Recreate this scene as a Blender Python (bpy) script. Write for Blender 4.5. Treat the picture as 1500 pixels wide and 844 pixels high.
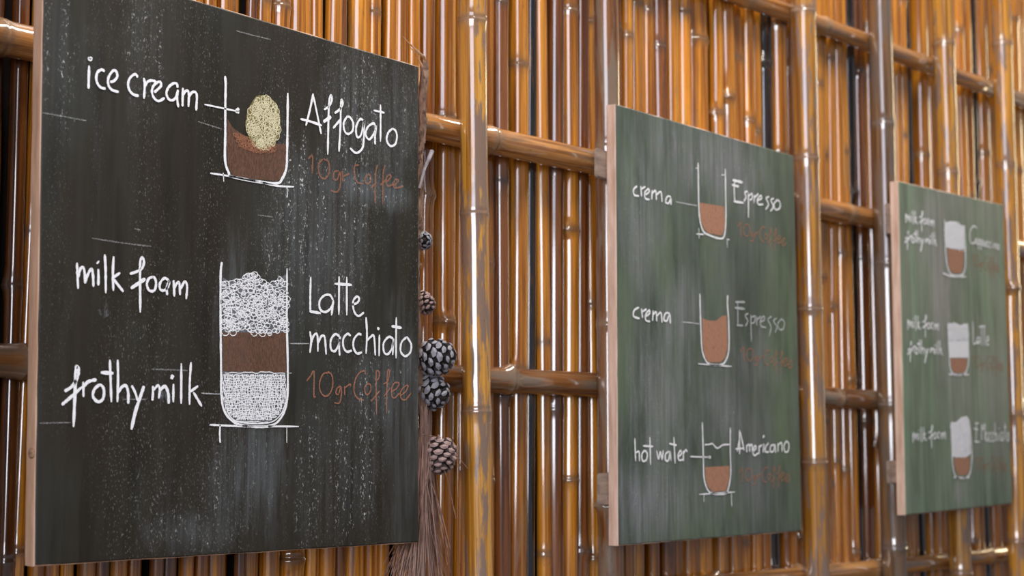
import bpy, bmesh, math, random
from mathutils import Vector, Matrix
random.seed(7)
scn = bpy.context.scene
for o in list(bpy.data.objects): bpy.data.objects.remove(o)
COL = scn.collection

# ------------------------------------------------------------------ camera
F = 2300.0; A = math.radians(42.25); PITCH = math.radians(5.8)
ZC = 1.50; DW = 2.28
cam_d = bpy.data.cameras.new('camera'); cam = bpy.data.objects.new('camera', cam_d); COL.objects.link(cam)
CAM = Vector((0, -DW, ZC))
fwd_h = Vector((math.cos(A), math.sin(A), 0)); right = Vector((math.sin(A), -math.cos(A), 0))
fwd = (fwd_h*math.cos(PITCH) + Vector((0,0,1))*math.sin(PITCH)).normalized()
up = right.cross(fwd).normalized()
cam.matrix_world = Matrix(((right.x, up.x, -fwd.x, CAM.x), (right.y, up.y, -fwd.y, CAM.y), (right.z, up.z, -fwd.z, CAM.z), (0,0,0,1)))
cam_d.sensor_width = 36; cam_d.lens = F/1500*36
cam_d.dof.use_dof = True; cam_d.dof.focus_distance = 2.80; cam_d.dof.aperture_fstop = 3.8
cam_d.clip_start = 0.05
scn.camera = cam

# ------------------------------------------------------------------ world, lights, exposure
world = bpy.data.worlds.new('world'); scn.world = world; world.use_nodes = True
bg = world.node_tree.nodes['Background']
bg.inputs[0].default_value = (0.80, 0.86, 1.0, 1); bg.inputs[1].default_value = 0.15
def area(name, loc, target, sx, sy, power, col):
    l = bpy.data.lights.new(name, 'AREA'); l.shape = 'RECTANGLE'; l.size = sx; l.size_y = sy
    l.energy = power; l.color = col
    o = bpy.data.objects.new(name, l); COL.objects.link(o); o.location = loc
    o.rotation_euler = (Vector(target)-Vector(loc)).to_track_quat('-Z', 'Y').to_euler()
    return o
area('window_light', (-2.2, -3.0, 2.05), (2.4, 0, 1.85), 3.2, 1.5, 135, (0.90, 0.92, 1.0))
area('roof_light', (3.0, -0.95, 4.4), (2.7, 0, 1.6), 4.0, 0.5, 120, (1.0, 0.93, 0.84))
area('upper_window_light', (-2.4, -3.2, 3.75), (2.4, 0, 2.1), 3.2, 1.5, 60, (0.86, 0.86, 1.0))
area('far_doorway_light', (8.0, -0.50, 2.6), (2.5, 0, 1.8), 0.6, 2.2, 38, (1.0, 0.82, 0.50))
scn.view_settings.view_transform = 'Standard'; scn.view_settings.look = 'None'
scn.view_settings.gamma = 1; scn.view_settings.use_curve_mapping = False
scn.view_settings.exposure = 0.28

# ------------------------------------------------------------------ projection helpers (photo pixel -> point on a plane parallel to the wall)
def P(px, py, w=0.0):
    d = fwd*F + right*(px-750) + up*(422-py)
    t = (-w - CAM.y)/d.y
    return CAM + d*t
def depth(p): return (p-CAM).dot(fwd)

# ------------------------------------------------------------------ materials
def mat(name):
    m = bpy.data.materials.new(name); m.use_nodes = True
    nt = m.node_tree; b = nt.nodes['Principled BSDF']
    return m, nt, b
def N(nt, t, **kw):
    n = nt.nodes.new(t)
    for k, v in kw.items():
        if k in ('operation', 'blend_type', 'data_type', 'attribute_name', 'noise_dimensions', 'feature', 'vector_type'): setattr(n, k, v)
        else: n.inputs[k].default_value = v
    return n
def L(nt, a, b): nt.links.new(a, b)
def ramp(nt, fac, stops, interp='LINEAR'):
    r = nt.nodes.new('ShaderNodeValToRGB'); L(nt, fac, r.inputs[0]); cr = r.color_ramp; cr.interpolation = interp
    while len(cr.elements) < len(stops): cr.elements.new(0.5)
    for e, (p, c) in zip(cr.elements, stops):
        e.position = p; e.color = (c if isinstance(c, tuple) else (c, c, c)) + (1,)
    return r.outputs[0]
def mixc(nt, fac, a, b, bt='MIX'):
    m = nt.nodes.new('ShaderNodeMix'); m.data_type = 'RGBA'; m.blend_type = bt
    for s, v in ((0, fac), (6, a), (7, b)):
        if isinstance(v, (int, float)): m.inputs[s].default_value = v
        elif isinstance(v, tuple): m.inputs[s].default_value = v + (1,)
        else: L(nt, v, m.inputs[s])
    return m.outputs[2]
def mathn(nt, op, a, b=0.0, clamp=False):
    m = nt.nodes.new('ShaderNodeMath'); m.operation = op; m.use_clamp = clamp
    for i, v in enumerate((a, b)):
        if isinstance(v, (int, float)): m.inputs[i].default_value = v
        else: L(nt, v, m.inputs[i])
    return m.outputs[0]
def objvec(nt, scale, rnd=True):
    tc = nt.nodes.new('ShaderNodeTexCoord'); mp = nt.nodes.new('ShaderNodeMapping'); mp.inputs['Scale'].default_value = scale
    if rnd:
        oi = nt.nodes.new('ShaderNodeObjectInfo'); sc = mathn(nt, 'MULTIPLY', oi.outputs['Random'], 57.0)
        ad = nt.nodes.new('ShaderNodeVectorMath'); ad.operation = 'ADD'
        L(nt, tc.outputs['Object'], ad.inputs[0]); L(nt, sc, ad.inputs[1]); L(nt, ad.outputs[0], mp.inputs[0])
    else: L(nt, tc.outputs['Object'], mp.inputs[0])
    return mp.outputs[0]
def noise(nt, vec, scale=1.0, detail=4.0, rough=0.55):
    n = nt.nodes.new('ShaderNodeTexNoise'); n.inputs['Scale'].default_value = scale; n.inputs['Detail'].default_value = detail
    n.inputs['Roughness'].default_value = rough; L(nt, vec, n.inputs['Vector']); return n.outputs[0]

def bamboo_mat(name, c_lo, c_mid, c_hi, patch, patch_lo, patch_hi, rough, node_col, coat=0.8):
    m, nt, b = mat(name)
    fib = noise(nt, objvec(nt, (160, 160, 3.0)), 1.0, 5, 0.6)
    big = noise(nt, objvec(nt, (38, 38, 5.5)), 1.0, 5, 0.62)
    c = ramp(nt, fib, [(0.28, c_lo), (0.5, c_mid), (0.75, c_hi)])
    oi = nt.nodes.new('ShaderNodeObjectInfo')
    tone = ramp(nt, oi.outputs['Random'], [(0.0, (0.60, 0.50, 0.42)), (0.15, (0.85, 0.80, 0.74)), (0.6, (1.0, 1.0, 1.0)), (1.0, (1.18, 1.14, 1.05))])
    c = mixc(nt, 1.0, c, tone, 'MULTIPLY')
    st = noise(nt, objvec(nt, (75, 75, 1.1)), 1.0, 4, 0.65)
    c = mixc(nt, ramp(nt, st, [(0.48, 0.0), (0.60, 0.85)]), c, mixc(nt, 1.0, c, (0.38, 0.28, 0.22), 'MULTIPLY'))
    c = mixc(nt, ramp(nt, st, [(0.30, 0.55), (0.42, 0.0)]), c, c_hi)
    pm = ramp(nt, big, [(patch_lo, 0.0), (patch_hi, 1.0)])
    c = mixc(nt, pm, c, patch)
    sp = noise(nt, objvec(nt, (260, 260, 60)), 1.0, 3); sm = ramp(nt, sp, [(0.66, 0.0), (0.74, 0.65)])
    c = mixc(nt, sm, c, (0.10, 0.045, 0.02))
    at = nt.nodes.new('ShaderNodeAttribute'); at.attribute_name = 'node_mask'
    wob = mathn(nt, 'MULTIPLY', at.outputs['Fac'], mathn(nt, 'ADD', fib, 0.35), True)
    c = mixc(nt, wob, c, node_col)
    L(nt, c, b.inputs['Base Color'])
    rr = mathn(nt, 'ADD', mathn(nt, 'MULTIPLY', noise(nt, objvec(nt, (50, 50, 8)), 1.0, 4), 0.22), rough-0.11)
    rr = mathn(nt, 'ADD', rr, mathn(nt, 'MULTIPLY', at.outputs['Fac'], 0.3), True)
    L(nt, rr, b.inputs['Roughness'])
    b.inputs['Coat Weight'].default_value = 1.0; b.inputs['Coat IOR'].default_value = 2.0; b.inputs['Coat Roughness'].default_value = 0.10; b.inputs['Specular IOR Level'].default_value = 0.18
    bp = nt.nodes.new('ShaderNodeBump'); bp.inputs['Strength'].default_value = 0.25; bp.inputs['Distance'].default_value = 0.0015
    L(nt, fib, bp.inputs['Height']); L(nt, bp.outputs[0], b.inputs['Normal'])
    return m
M = {}
M['slat'] = bamboo_mat('varnished_bamboo', (0.23, 0.070, 0.005), (0.55, 0.21, 0.017), (0.80, 0.37, 0.045), (0.28, 0.15, 0.060), 0.56, 0.72, 0.30, (0.16, 0.085, 0.04))
M['slat_dark'] = bamboo_mat('blackened_bamboo', (0.006, 0.006, 0.007), (0.014, 0.012, 0.012), (0.03, 0.02, 0.015), (0.16, 0.07, 0.02), 0.56, 0.66, 0.25, (0.05, 0.04, 0.035))
M['slat_brown'] = bamboo_mat('brown_bamboo', (0.11, 0.035, 0.010), (0.20, 0.07, 0.018), (0.32, 0.12, 0.032), (0.07, 0.03, 0.012), 0.55, 0.72, 0.26, (0.09, 0.05, 0.03))
M['post'] = bamboo_mat('grey_orange_bamboo', (0.34, 0.15, 0.020), (0.50, 0.235, 0.030), (0.64, 0.34, 0.07), (0.235, 0.15, 0.105), 0.50, 0.56, 0.30, (0.20, 0.12, 0.075))
M['post_dark'] = bamboo_mat('dull_brown_bamboo', (0.13, 0.075, 0.035), (0.22, 0.125, 0.055), (0.33, 0.19, 0.09), (0.14, 0.10, 0.075), 0.46, 0.60, 0.32, (0.13, 0.10, 0.08))
M['rail_brown'] = bamboo_mat('red_brown_bamboo', (0.13, 0.05, 0.016), (0.25, 0.10, 0.03), (0.36, 0.18, 0.075), (0.20, 0.14, 0.095), 0.48, 0.60, 0.30, (0.24, 0.16, 0.10))
M['rail'] = bamboo_mat('tan_bamboo', (0.30, 0.13, 0.04), (0.45, 0.21, 0.07), (0.58, 0.32, 0.13), (0.24, 0.14, 0.075), 0.50, 0.64, 0.30, (0.30, 0.19, 0.11))

def simple(name, c1, c2, scale, rough=0.7, bump=0.3, dist=0.002, lo=0.35, hi=0.65):
    m, nt, b = mat(name); n = noise(nt, objvec(nt, scale), 1.0, 5, 0.6)
    L(nt, ramp(nt, n, [(lo, c1), (hi, c2)]), b.inputs['Base Color']); b.inputs['Roughness'].default_value = rough
    bp = nt.nodes.new('ShaderNodeBump'); bp.inputs['Strength'].default_value = bump; bp.inputs['Distance'].default_value = dist
    L(nt, n, bp.inputs['Height']); L(nt, bp.outputs[0], b.inputs['Normal']); return m
M['backing'] = simple('dark_backing', (0.008, 0.005, 0.004), (0.02, 0.012, 0.008), (8, 8, 3), 0.8)
M['raw_wood'] = simple('raw_wood_edge', (0.40, 0.235, 0.145), (0.58, 0.37, 0.25), (60, 60, 8), 0.6)
M['raw_wood_lit'] = simple('lit_raw_wood_edge', (0.52, 0.33, 0.24), (0.74, 0.54, 0.43), (60, 60, 8), 0.6)  # raw wood again, colour lightened for the light falling on these edges
M['grey_wood'] = simple('grey_wood', (0.20, 0.14, 0.11), (0.36, 0.27, 0.21), (12, 80, 80), 0.7)
M['knot'] = simple('wood_knot', (0.20, 0.11, 0.06), (0.36, 0.22, 0.13), (200, 200, 200), 0.6)
M['floor'] = simple('dusty_floor', (0.10, 0.075, 0.055), (0.17, 0.13, 0.095), (2, 2, 2), 0.7)
M['core'] = simple('cone_core', (0.012, 0.009, 0.008), (0.03, 0.02, 0.016), (90, 90, 90), 0.9)
M['scale_dark'] = simple('cone_scale_dark', (0.012, 0.010, 0.012), (0.05, 0.038, 0.036), (150, 150, 150), 0.75)
M['scale_tip'] = simple('cone_scale_tip_grey', (0.13, 0.13, 0.15), (0.36, 0.355, 0.395), (170, 170, 170), 0.6)
M['scale_brown'] = simple('cone_scale_brown', (0.06, 0.038, 0.034), (0.16, 0.105, 0.095), (150, 150, 150), 0.8)
M['scale_tip_brown'] = simple('cone_scale_tip_brown', (0.20, 0.13, 0.12), (0.44, 0.31, 0.29), (170, 170, 170), 0.7)
M['bark'] = simple('flaky_bark', (0.09, 0.05, 0.035), (0.34, 0.21, 0.15), (90, 90, 40), 0.85, 0.8, 0.004)
M['twig_tan'] = simple('tan_twig', (0.30, 0.15, 0.07), (0.55, 0.33, 0.18), (80, 80, 40), 0.6)
M['twig_grey'] = simple('grey_twig', (0.24, 0.22, 0.24), (0.42, 0.39, 0.42), (80, 80, 40), 0.6)
M['needle'] = simple('dry_needles', (0.10, 0.045, 0.03), (0.40, 0.235, 0.175), (150, 150, 3), 0.6)

def board_mat(name, cols, streak, haze, haze_amt, speck_amt, seed, dust, rough=0.58, sheen=0.32):
    m, nt, b = mat(name)
    tc = nt.nodes.new('ShaderNodeTexCoord')
    def vec(sx, sz, off=0):
        mp = nt.nodes.new('ShaderNodeMapping'); mp.inputs['Scale'].default_value = (sx, 1, sz)
        mp.inputs['Location'].default_value = (seed+off, seed*2, off*3); L(nt, tc.outputs['Object'], mp.inputs[0]); return mp.outputs[0]
    c = ramp(nt, noise(nt, vec(5, 2), 1.0, 4, 0.6), [(0.3, cols[0]), (0.52, cols[1]), (0.72, cols[2])])
    s1 = noise(nt, vec(45, 2.2, 3), 1.0, 5, 0.65)
    c = mixc(nt, ramp(nt, s1, [(0.45, 0.0), (0.72, streak[1])]), c, streak[0])
    s2 = noise(nt, vec(28, 3.2, 9), 1.0, 4, 0.6)
    c = mixc(nt, ramp(nt, s2, [(0.50, 0.0), (0.72, streak[3])]), c, streak[2])
    hz = mathn(nt, 'MULTIPLY', ramp(nt, noise(nt, vec(4.5, 2.6, 5), 1.0, 3), [(0.44, 0.0), (0.68, 1.0)]), ramp(nt, noise(nt, vec(70, 7, 6), 1.0, 6, 0.7), [(0.35, 0.15), (0.65, 1.0)]))
    c = mixc(nt, mathn(nt, 'MULTIPLY', hz, haze_amt), c, haze)
    patch = ramp(nt, noise(nt, vec(9, 1.5, 12), 1.0, 3), [(0.44, 0.0), (0.60, 1.0)])
    fine = ramp(nt, noise(nt, vec(420, 210, 15), 1.0, 3, 0.6), [(0.60, 0.0), (0.68, 1.0)])
    sp = mathn(nt, 'MULTIPLY', mathn(nt, 'MULTIPLY', patch, fine), speck_amt)
    c = mixc(nt, sp, c, (0.42, 0.43, 0.42))
    # wiped chalk dust where the board shows it: (centre x, z, radius x, z, speck strength, smear strength) in board metres
    spk = smr = 0.0
    sep = nt.nodes.new('ShaderNodeSeparateXYZ'); L(nt, tc.outputs['Object'], sep.inputs[0])
    wx = mathn(nt, 'MULTIPLY', mathn(nt, 'SUBTRACT', noise(nt, vec(22, 5, 51), 1.0, 5, 0.7), 0.5), 2.4); wz = mathn(nt, 'MULTIPLY', mathn(nt, 'SUBTRACT', noise(nt, vec(30, 4, 57), 1.0, 5, 0.7), 0.5), 1.8)
    for (cx, cz, rx, rz, ks, km) in dust:
        dx = mathn(nt, 'DIVIDE', mathn(nt, 'SUBTRACT', sep.outputs[0], cx), rx); dz = mathn(nt, 'DIVIDE', mathn(nt, 'SUBTRACT', sep.outputs[2], cz), rz)
        dx = mathn(nt, 'ADD', mathn(nt, 'MULTIPLY', dx, 0.75), wx); dz = mathn(nt, 'ADD', mathn(nt, 'MULTIPLY', dz, 0.8), wz)
        g = mathn(nt, 'SUBTRACT', 1.0, mathn(nt, 'ADD', mathn(nt, 'MULTIPLY', dx, dx), mathn(nt, 'MULTIPLY', dz, dz)), True)
        g = mathn(nt, 'POWER', g, 1.4)
        spk = mathn(nt, 'ADD', spk, mathn(nt, 'MULTIPLY', g, ks)); smr = mathn(nt, 'ADD', smr, mathn(nt, 'MULTIPLY', g, km))
    if dust:
        col_ = ramp(nt, noise(nt, vec(60, 1.5, 33), 1.0, 4, 0.7), [(0.40, 0.0), (0.58, 1.0)])
        g1 = ramp(nt, noise(nt, vec(330, 200, 21), 1.0, 2, 0.6), [(0.54, 0.0), (0.62, 1.0)]); g2 = ramp(nt, noise(nt, vec(150, 80, 27), 1.0, 6, 0.75), [(0.50, 0.0), (0.66, 1.0)])
        gg = mathn(nt, 'MULTIPLY', g1, mathn(nt, 'MULTIPLY', g2, col_))
        c = mixc(nt, mathn(nt, 'MULTIPLY', smr, ramp(nt, noise(nt, vec(95, 3, 41), 1.0, 6, 0.75), [(0.36, 0.05), (0.66, 0.9)]), True), c, haze)
        c = mixc(nt, mathn(nt, 'MULTIPLY', spk, gg, True), c, (0.55, 0.56, 0.54))
    L(nt, c, b.inputs['Base Color']); b.inputs['Roughness'].default_value = rough
    b.inputs['Specular IOR Level'].default_value = sheen
    bp = nt.nodes.new('ShaderNodeBump'); bp.inputs['Strength'].default_value = 0.12; bp.inputs['Distance'].default_value = 0.001
    L(nt, s1, bp.inputs['Height']); L(nt, bp.outputs[0], b.inputs['Normal'])
    return m
def dustlist(corner, lst):      # photograph places and sizes of the dust -> board metres
    o = P(*corner, 0.162); out = []
    for (px, py, rx, ry, ks, km) in lst:
        c = P(px, py, 0.162); out.append((c.x-o.x, c.z-o.z, (P(px+rx, py, 0.162)-c).x, abs((P(px, py+ry, 0.162)-c).z), ks, km))
    return out
DA = dustlist((50, 830), [(85, 70, 30, 140, 1.50, 0.22), (215, 70, 30, 110, 1.35, 0.22), (345, 470, 22, 130, 0.15, 0.90), (372, 690, 45, 100, 0.60, 0.81), (515, 150, 40, 110, 1.50, 0.45), (575, 190, 40, 110, 0.75, 0.54),
    (480, 350, 60, 140, 1.50, 0.54), (415, 390, 30, 160, 1.35, 0.27), (450, 270, 35, 70, 1.35, 0.18), (530, 640, 28, 130, 1.95, 0.22), (478, 700, 60, 120, 1.50, 0.27), (545, 280, 60, 25, 0.60, 0.81), (590, 620, 26, 180, 0.15, 0.63),
    (565, 560, 50, 60, 0.75, 0.45), (285, 780, 60, 30, 1.20, 0.45), (310, 690, 25, 60, 1.05, 0.18), (240, 740, 40, 70, 0.52, 0.09)])
DB = dustlist((906, 800), [(985, 230, 45, 90, 0.15, 0.52), (1060, 245, 60, 60, 0.60, 1.05), (935, 330, 30, 110, 0.45, 0.75), (1000, 450, 35, 60, 0.30, 0.75), (970, 590, 45, 130, 0.45, 0.98), (1060, 590, 30, 70, 0.60, 0.75), (1100, 640, 30, 60, 0.15, 0.45),
    (930, 740, 40, 60, 0.45, 0.90), (1000, 730, 60, 50, 0.30, 0.75), (1110, 530, 25, 50, 0.45, 0.60), (1110, 720, 30, 50, 0.15, 0.52)])
DC = dustlist((1327, 755), [(1355, 340, 14, 90, 0.00, 0.45), (1375, 390, 16, 110, 0.00, 0.90), (1400, 300, 50, 40, 0.00, 0.60), (1395, 560, 26, 60, 0.00, 0.68), (1440, 530, 20, 70, 0.00, 0.52), (1375, 470, 14, 80, 0.00, 0.75), (1405, 720, 10, 24, 0.00, 1.35), (1455, 380, 14, 90, 0.00, 0.45), (1460, 590, 14, 80, 0.00, 0.60)])
M['board_a'] = board_mat('black_chalkboard_paint', ((0.015, 0.010, 0.0055), (0.021, 0.0165, 0.010), (0.024, 0.027, 0.022)),
    ((0.036, 0.036, 0.033), 0.40, (0.007, 0.006, 0.004), 0.7), (0.13, 0.145, 0.155), 0.10, 0.30, 3.1, DA)
M['board_b'] = board_mat('green_grey_chalkboard_paint', ((0.048, 0.058, 0.053), (0.082, 0.105, 0.080), (0.115, 0.160, 0.092)),
    ((0.135, 0.160, 0.120), 0.6, (0.030, 0.052, 0.032), 0.8), (0.235, 0.24, 0.26), 0.25, 0.12, 8.4, DB)
M['board_c'] = board_mat('green_chalkboard_paint', ((0.085, 0.120, 0.092), (0.125, 0.180, 0.125), (0.180, 0.215, 0.165)),
    ((0.23, 0.34, 0.235), 0.7, (0.06, 0.095, 0.06), 0.7), (0.30, 0.29, 0.29), 0.45, 0.05, 14.7, DC)

def chalk_mat(name, col, lo, hi, amax=1.0, sc=(900, 900, 900)):
    m, nt, b = mat(name)
    b.inputs['Base Color'].default_value = col + (1,); b.inputs['Roughness'].default_value = 0.95
    n = noise(nt, objvec(nt, sc, False), 1.0, 3, 0.7)
    L(nt, ramp(nt, n, [(lo, 0.0), (hi, amax)]), b.inputs['Alpha']); return m
M['chalk'] = chalk_mat('white_chalk', (0.86, 0.86, 0.88), 0.30, 0.44)
M['chalk_soft'] = chalk_mat('soft_white_chalk', (0.78, 0.80, 0.82), 0.34, 0.60, 0.75)
M['chalk_faint'] = chalk_mat('faint_white_chalk', (0.60, 0.61, 0.60), 0.42, 0.62, 0.5)
M['chalk_orange'] = chalk_mat('orange_chalk', (0.48, 0.19, 0.11), 0.34, 0.56, 0.8)
M['chalk_orange_faint'] = chalk_mat('faint_orange_chalk', (0.46, 0.185, 0.10), 0.34, 0.60, 0.66)
M['chalk_brown'] = chalk_mat('brown_chalk', (0.165, 0.078, 0.048), 0.24, 0.56, 0.80, (700, 700, 130))
M['chalk_brown_light'] = chalk_mat('light_brown_chalk', (0.42, 0.205, 0.125), 0.20, 0.45, 0.93, (500, 500, 90))
M['chalk_foam'] = chalk_mat('foam_chalk', (0.42, 0.47, 0.53), 0.36, 0.66, 0.50)
M['chalk_foam_solid'] = chalk_mat('solid_foam_chalk', (0.86, 0.86, 0.90), 0.20, 0.40, 0.95, (300, 300, 300))
M['chalk_yellow'] = chalk_mat('pale_yellow_chalk', (0.50, 0.42, 0.16), 0.40, 0.60, 0.75)
M['chalk_cream'] = chalk_mat('cream_chalk', (0.74, 0.68, 0.44), 0.34, 0.50, 0.95)
M['chalk_dust'] = chalk_mat('chalk_dust', (0.40, 0.43, 0.47), 0.46, 0.72, 0.35, (120, 120, 40))

# ------------------------------------------------------------------ object helpers
def link(name, me, parent=None, material=None, smooth=False):
    if material is not None:
        for mm in (material if isinstance(material, (list, tuple)) else [material]): me.materials.append(mm)
    if smooth:
        for p in me.polygons: p.use_smooth = True
    o = bpy.data.objects.new(name, me); COL.objects.link(o)
    if parent: o.parent = parent
    return o
def empty(name, loc, rot=(0, 0, 0)):
    o = bpy.data.objects.new(name, None); COL.objects.link(o); o.location = loc; o.rotation_euler = rot; o.empty_display_size = 0.05; return o
def tag(o, label, cat=None, group=None):
    o['label'] = label
    if cat: o['category'] = cat
    if group: o['group'] = group
    return o
def mesh(name, v, f):
    me = bpy.data.meshes.new(name); me.from_pydata([tuple(x) for x in v], [], f); me.update(); return me

def bamboo(name, a, b, r, material, parent, nodes=None, gap=(0.34, 0.72), sides=16, bend=0.004, ridge=0.10, label=None, hollow=True):
    """a bamboo cane from a to b (world points) with swollen joints; origin at a, local z along the cane"""
    a = Vector(a); b = Vector(b); ln = (b-a).length; q = (b-a).to_track_quat('Z', 'X')
    if nodes is None:
        nodes = []; t = random.uniform(0.02, gap[1])
        while t < ln: nodes.append(t); t += random.uniform(*gap)
    rows = [(0.0, 1.0, 0.0)]
    ts = set()
    for n in nodes:
        for d, k, m in ((-0.030, 1.0, 0.0), (-0.014, 1.0+ridge*0.35, 0.35), (-0.006, 1.0+ridge, 0.9), (-0.0015, 1.0+ridge*1.1, 1.0), (0.0005, 1.0+ridge*0.2, 1.0), (0.004, 1.0+ridge*0.75, 0.8), (0.012, 1.0+ridge*0.2, 0.4), (0.030, 0.985, 0.0)):
            if 0.001 < n+d < ln-0.001: rows.append((n+d, k, m))
    t = 0.12
    while t < ln:
        if all(abs(t-n) > 0.045 for n in nodes): rows.append((t, random.uniform(0.97, 1.01), 0.0))
        t += 0.12
    rows.append((ln, 1.0, 0.0)); rows.sort()
    p1, p2 = random.uniform(0, 6.3), random.uniform(0, 6.3)
    V = []; mk = []; Fc = []; scar = {round(q, 4): random.uniform(0, 6.28) for q in nodes if random.random() < 0.45}
    for (t, k, m) in rows:
        ox = bend*math.sin(t*2.1+p1); oy = 0.4*bend*math.sin(t*1.7+p2)
        for s in range(sides):
            an = 2*math.pi*s/sides; wob = 1+0.012*math.sin(3*an+p1) + (random.uniform(-0.015, 0.02) if m > 0.5 else 0)
            if m > 0.3:
                sa = scar.get(round(min(nodes, key=lambda q: abs(q-t)), 4))
                if sa is not None: wob += 0.30*m*max(0.0, math.cos(min(1.57, abs((an-sa+math.pi) % (2*math.pi)-math.pi)*2.2)))
            V.append((ox+r*k*wob*math.cos(an), oy+r*k*wob*math.sin(an), t)); mk.append(m)
    for i in range(len(rows)-1):
        for s in range(sides):
            s2 = (s+1) % sides
            Fc.append((i*sides+s, i*sides+s2, (i+1)*sides+s2, (i+1)*sides+s))
    # open hollow ends: an inner lip and a recessed disc
    for end, base in ((0, 0), (1, (len(rows)-1)*sides)):
        st = len(V); zin = 0.012 if end == 0 else ln-0.012; zt = 0.0 if end == 0 else ln
        for (rr, zz) in ((0.80, zt), (0.78, zin)):
            for s in range(sides):
                bx, by, _ = V[base+s]; cx = sum(V[base+j][0] for j in range(sides))/sides; cy = sum(V[base+j][1] for j in range(sides))/sides
                V.append((cx+(bx-cx)*rr, cy+(by-cy)*rr, zz)); mk.append(0.6)
        for s in range(sides):
            s2 = (s+1) % sides
            q1 = (base+s, st+s, st+s2, base+s2); q2 = (st+s, st+sides+s, st+sides+s2, st+s2)
            if end == 1: q1 = q1[::-1]; q2 = q2[::-1]
            Fc.append(q1); Fc.append(q2)
        disc = tuple(st+sides+s for s in range(sides)); Fc.append(disc[::-1] if end == 0 else disc)
    me = mesh(name, V, Fc); at = me.attributes.new('node_mask', 'FLOAT', 'POINT')
    for i, v in enumerate(mk): at.data[i].value = v
    o = link(name, me, None, material, True)
    o.location = a; o.rotation_mode = 'QUATERNION'; o.rotation_quaternion = q
    if parent: o.parent = parent
    if label: o['label'] = label
    return o

def tube(pts, radii, sides=6):
    V = []; Fc = []; n = len(pts); pts = [Vector(p) for p in pts]
    for i, p in enumerate(pts):
        d = (pts[min(i+1, n-1)]-pts[max(i-1, 0)]).normalized(); x = d.orthogonal().normalized() if abs(d.z) < 0.9 else Vector((1, 0, 0)).cross(d).normalized(); y = d.cross(x)
        r = radii[i] if isinstance(radii, (list, tuple)) else radii
        for s in range(sides):
            a = 2*math.pi*s/sides; V.append(p+x*math.cos(a)*r+y*math.sin(a)*r)
    for i in range(n-1):
        for s in range(sides): Fc.append((i*sides+s, i*sides+(s+1) % sides, (i+1)*sides+(s+1) % sides, (i+1)*sides+s))
    Fc.append(tuple(range(sides))[::-1]); Fc.append(tuple((n-1)*sides+s for s in range(sides)))
    return V, Fc

# ------------------------------------------------------------------ structure: floor and the bamboo wall
XL, XR, ZT = -0.55, 5.4, 3.3
fl = link('floor', mesh('floor', [(-4, -5, -0.02), (9, -5, -0.02), (9, 0.3, -0.02), (-4, 0.3, -0.02), (-4, -5, 0), (9, -5, 0), (9, 0.3, 0), (-4, 0.3, 0)],
    [(0, 3, 2, 1), (4, 5, 6, 7), (0, 1, 5, 4), (1, 2, 6, 5), (2, 3, 7, 6), (3, 0, 4, 7)]), None, M['floor']); fl['kind'] = 'structure'
bx = [(XL, 0.068, 0), (XR, 0.068, 0), (XR, 0.09, 0), (XL, 0.09, 0), (XL, 0.068, ZT), (XR, 0.068, ZT), (XR, 0.09, ZT), (XL, 0.09, ZT)]
wall = link('wall_back', mesh('wall_back', bx, [(0, 3, 2, 1), (4, 5, 6, 7), (0, 1, 5, 4), (1, 2, 6, 5), (2, 3, 7, 6), (3, 0, 4, 7)]), None, M['backing']); wall['kind'] = 'structure'

# canes: boundaries read off the photograph along the row y=130 (or 350), turned into places along the wall
def U(px, y=130, w=0.0): return P(px, y, w).x
bounds = [322, 361, 376, 402, 428, 461, 482, 503, 520, 546, 567, 586, 604, 622, 645, 673]
bounds_mid = [676, 693, 713, 732, 754, 779, 795, 812, 831, 849, 868, 885, 900, 916, 931, 951, 968, 985, 1003, 1019, 1048, 1063, 1080, 1097, 1112, 1126, 1142,
    1160, 1178, 1195, 1206, 1216, 1226, 1237, 1248, 1262, 1275, 1290, 1306, 1316, 1325, 1333, 1352, 1366, 1383, 1399, 1408, 1418, 1430, 1441, 1453, 1469, 1483, 1497]
us = [U(b) for b in bounds+bounds_mid]
# styles by the photograph x of the cane's left border
style = {779: 'slat_dark', 1126: 'slat_dark', 1333: 'slat_dark', 1430: 'slat_dark', 732: 'slat_brown', 812: 'slat_brown', 849: 'slat_brown', 1262: 'slat_brown', 461: 'slat', 1248: 'slat_dark', 1232: 'slat'}
stl = [style.get(b) for b in bounds+bounds_mid]
u = us[0]; pre = []
while u > XL+0.03: 
    d = random.uniform(0.028, 0.042); pre.append((u-d, u)); u -= d
cells = [(a, b, random.choice(['slat_brown', 'slat_brown', 'slat_dark'] if b < U(60) else ['slat', 'slat_brown', 'slat'])) for a, b in reversed(pre)]  # canes left of the first board coloured darker to stand in for shade
cells += [(us[i], us[i+1], stl[i]) for i in range(len(us)-1)]
u = us[-1]
while u < XR-0.05:
    d = random.uniform(0.028, 0.042); cells.append((u, u+d, None)); u += d
for (a, b, st) in cells:
    wdt = b-a
    if wdt > 0.10: continue
    r = wdt*0.5*random.uniform(0.84, 0.98); c = (a+b)/2
    if st is None: st = random.choice(['slat']*9 + ['slat_brown'])
    y0 = r - 0.003 + random.uniform(-0.003, 0.010) + (0.010 if st == 'slat_dark' else 0)
    lean = random.uniform(-0.010, 0.010)
    bamboo('bamboo_slat', (c-lean, y0, 0.0), (c+lean, y0+random.uniform(-0.003, 0.003), ZT), r, M[st], wall, sides=16, bend=0.004, ridge=random.uniform(0.03, 0.11))

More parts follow.
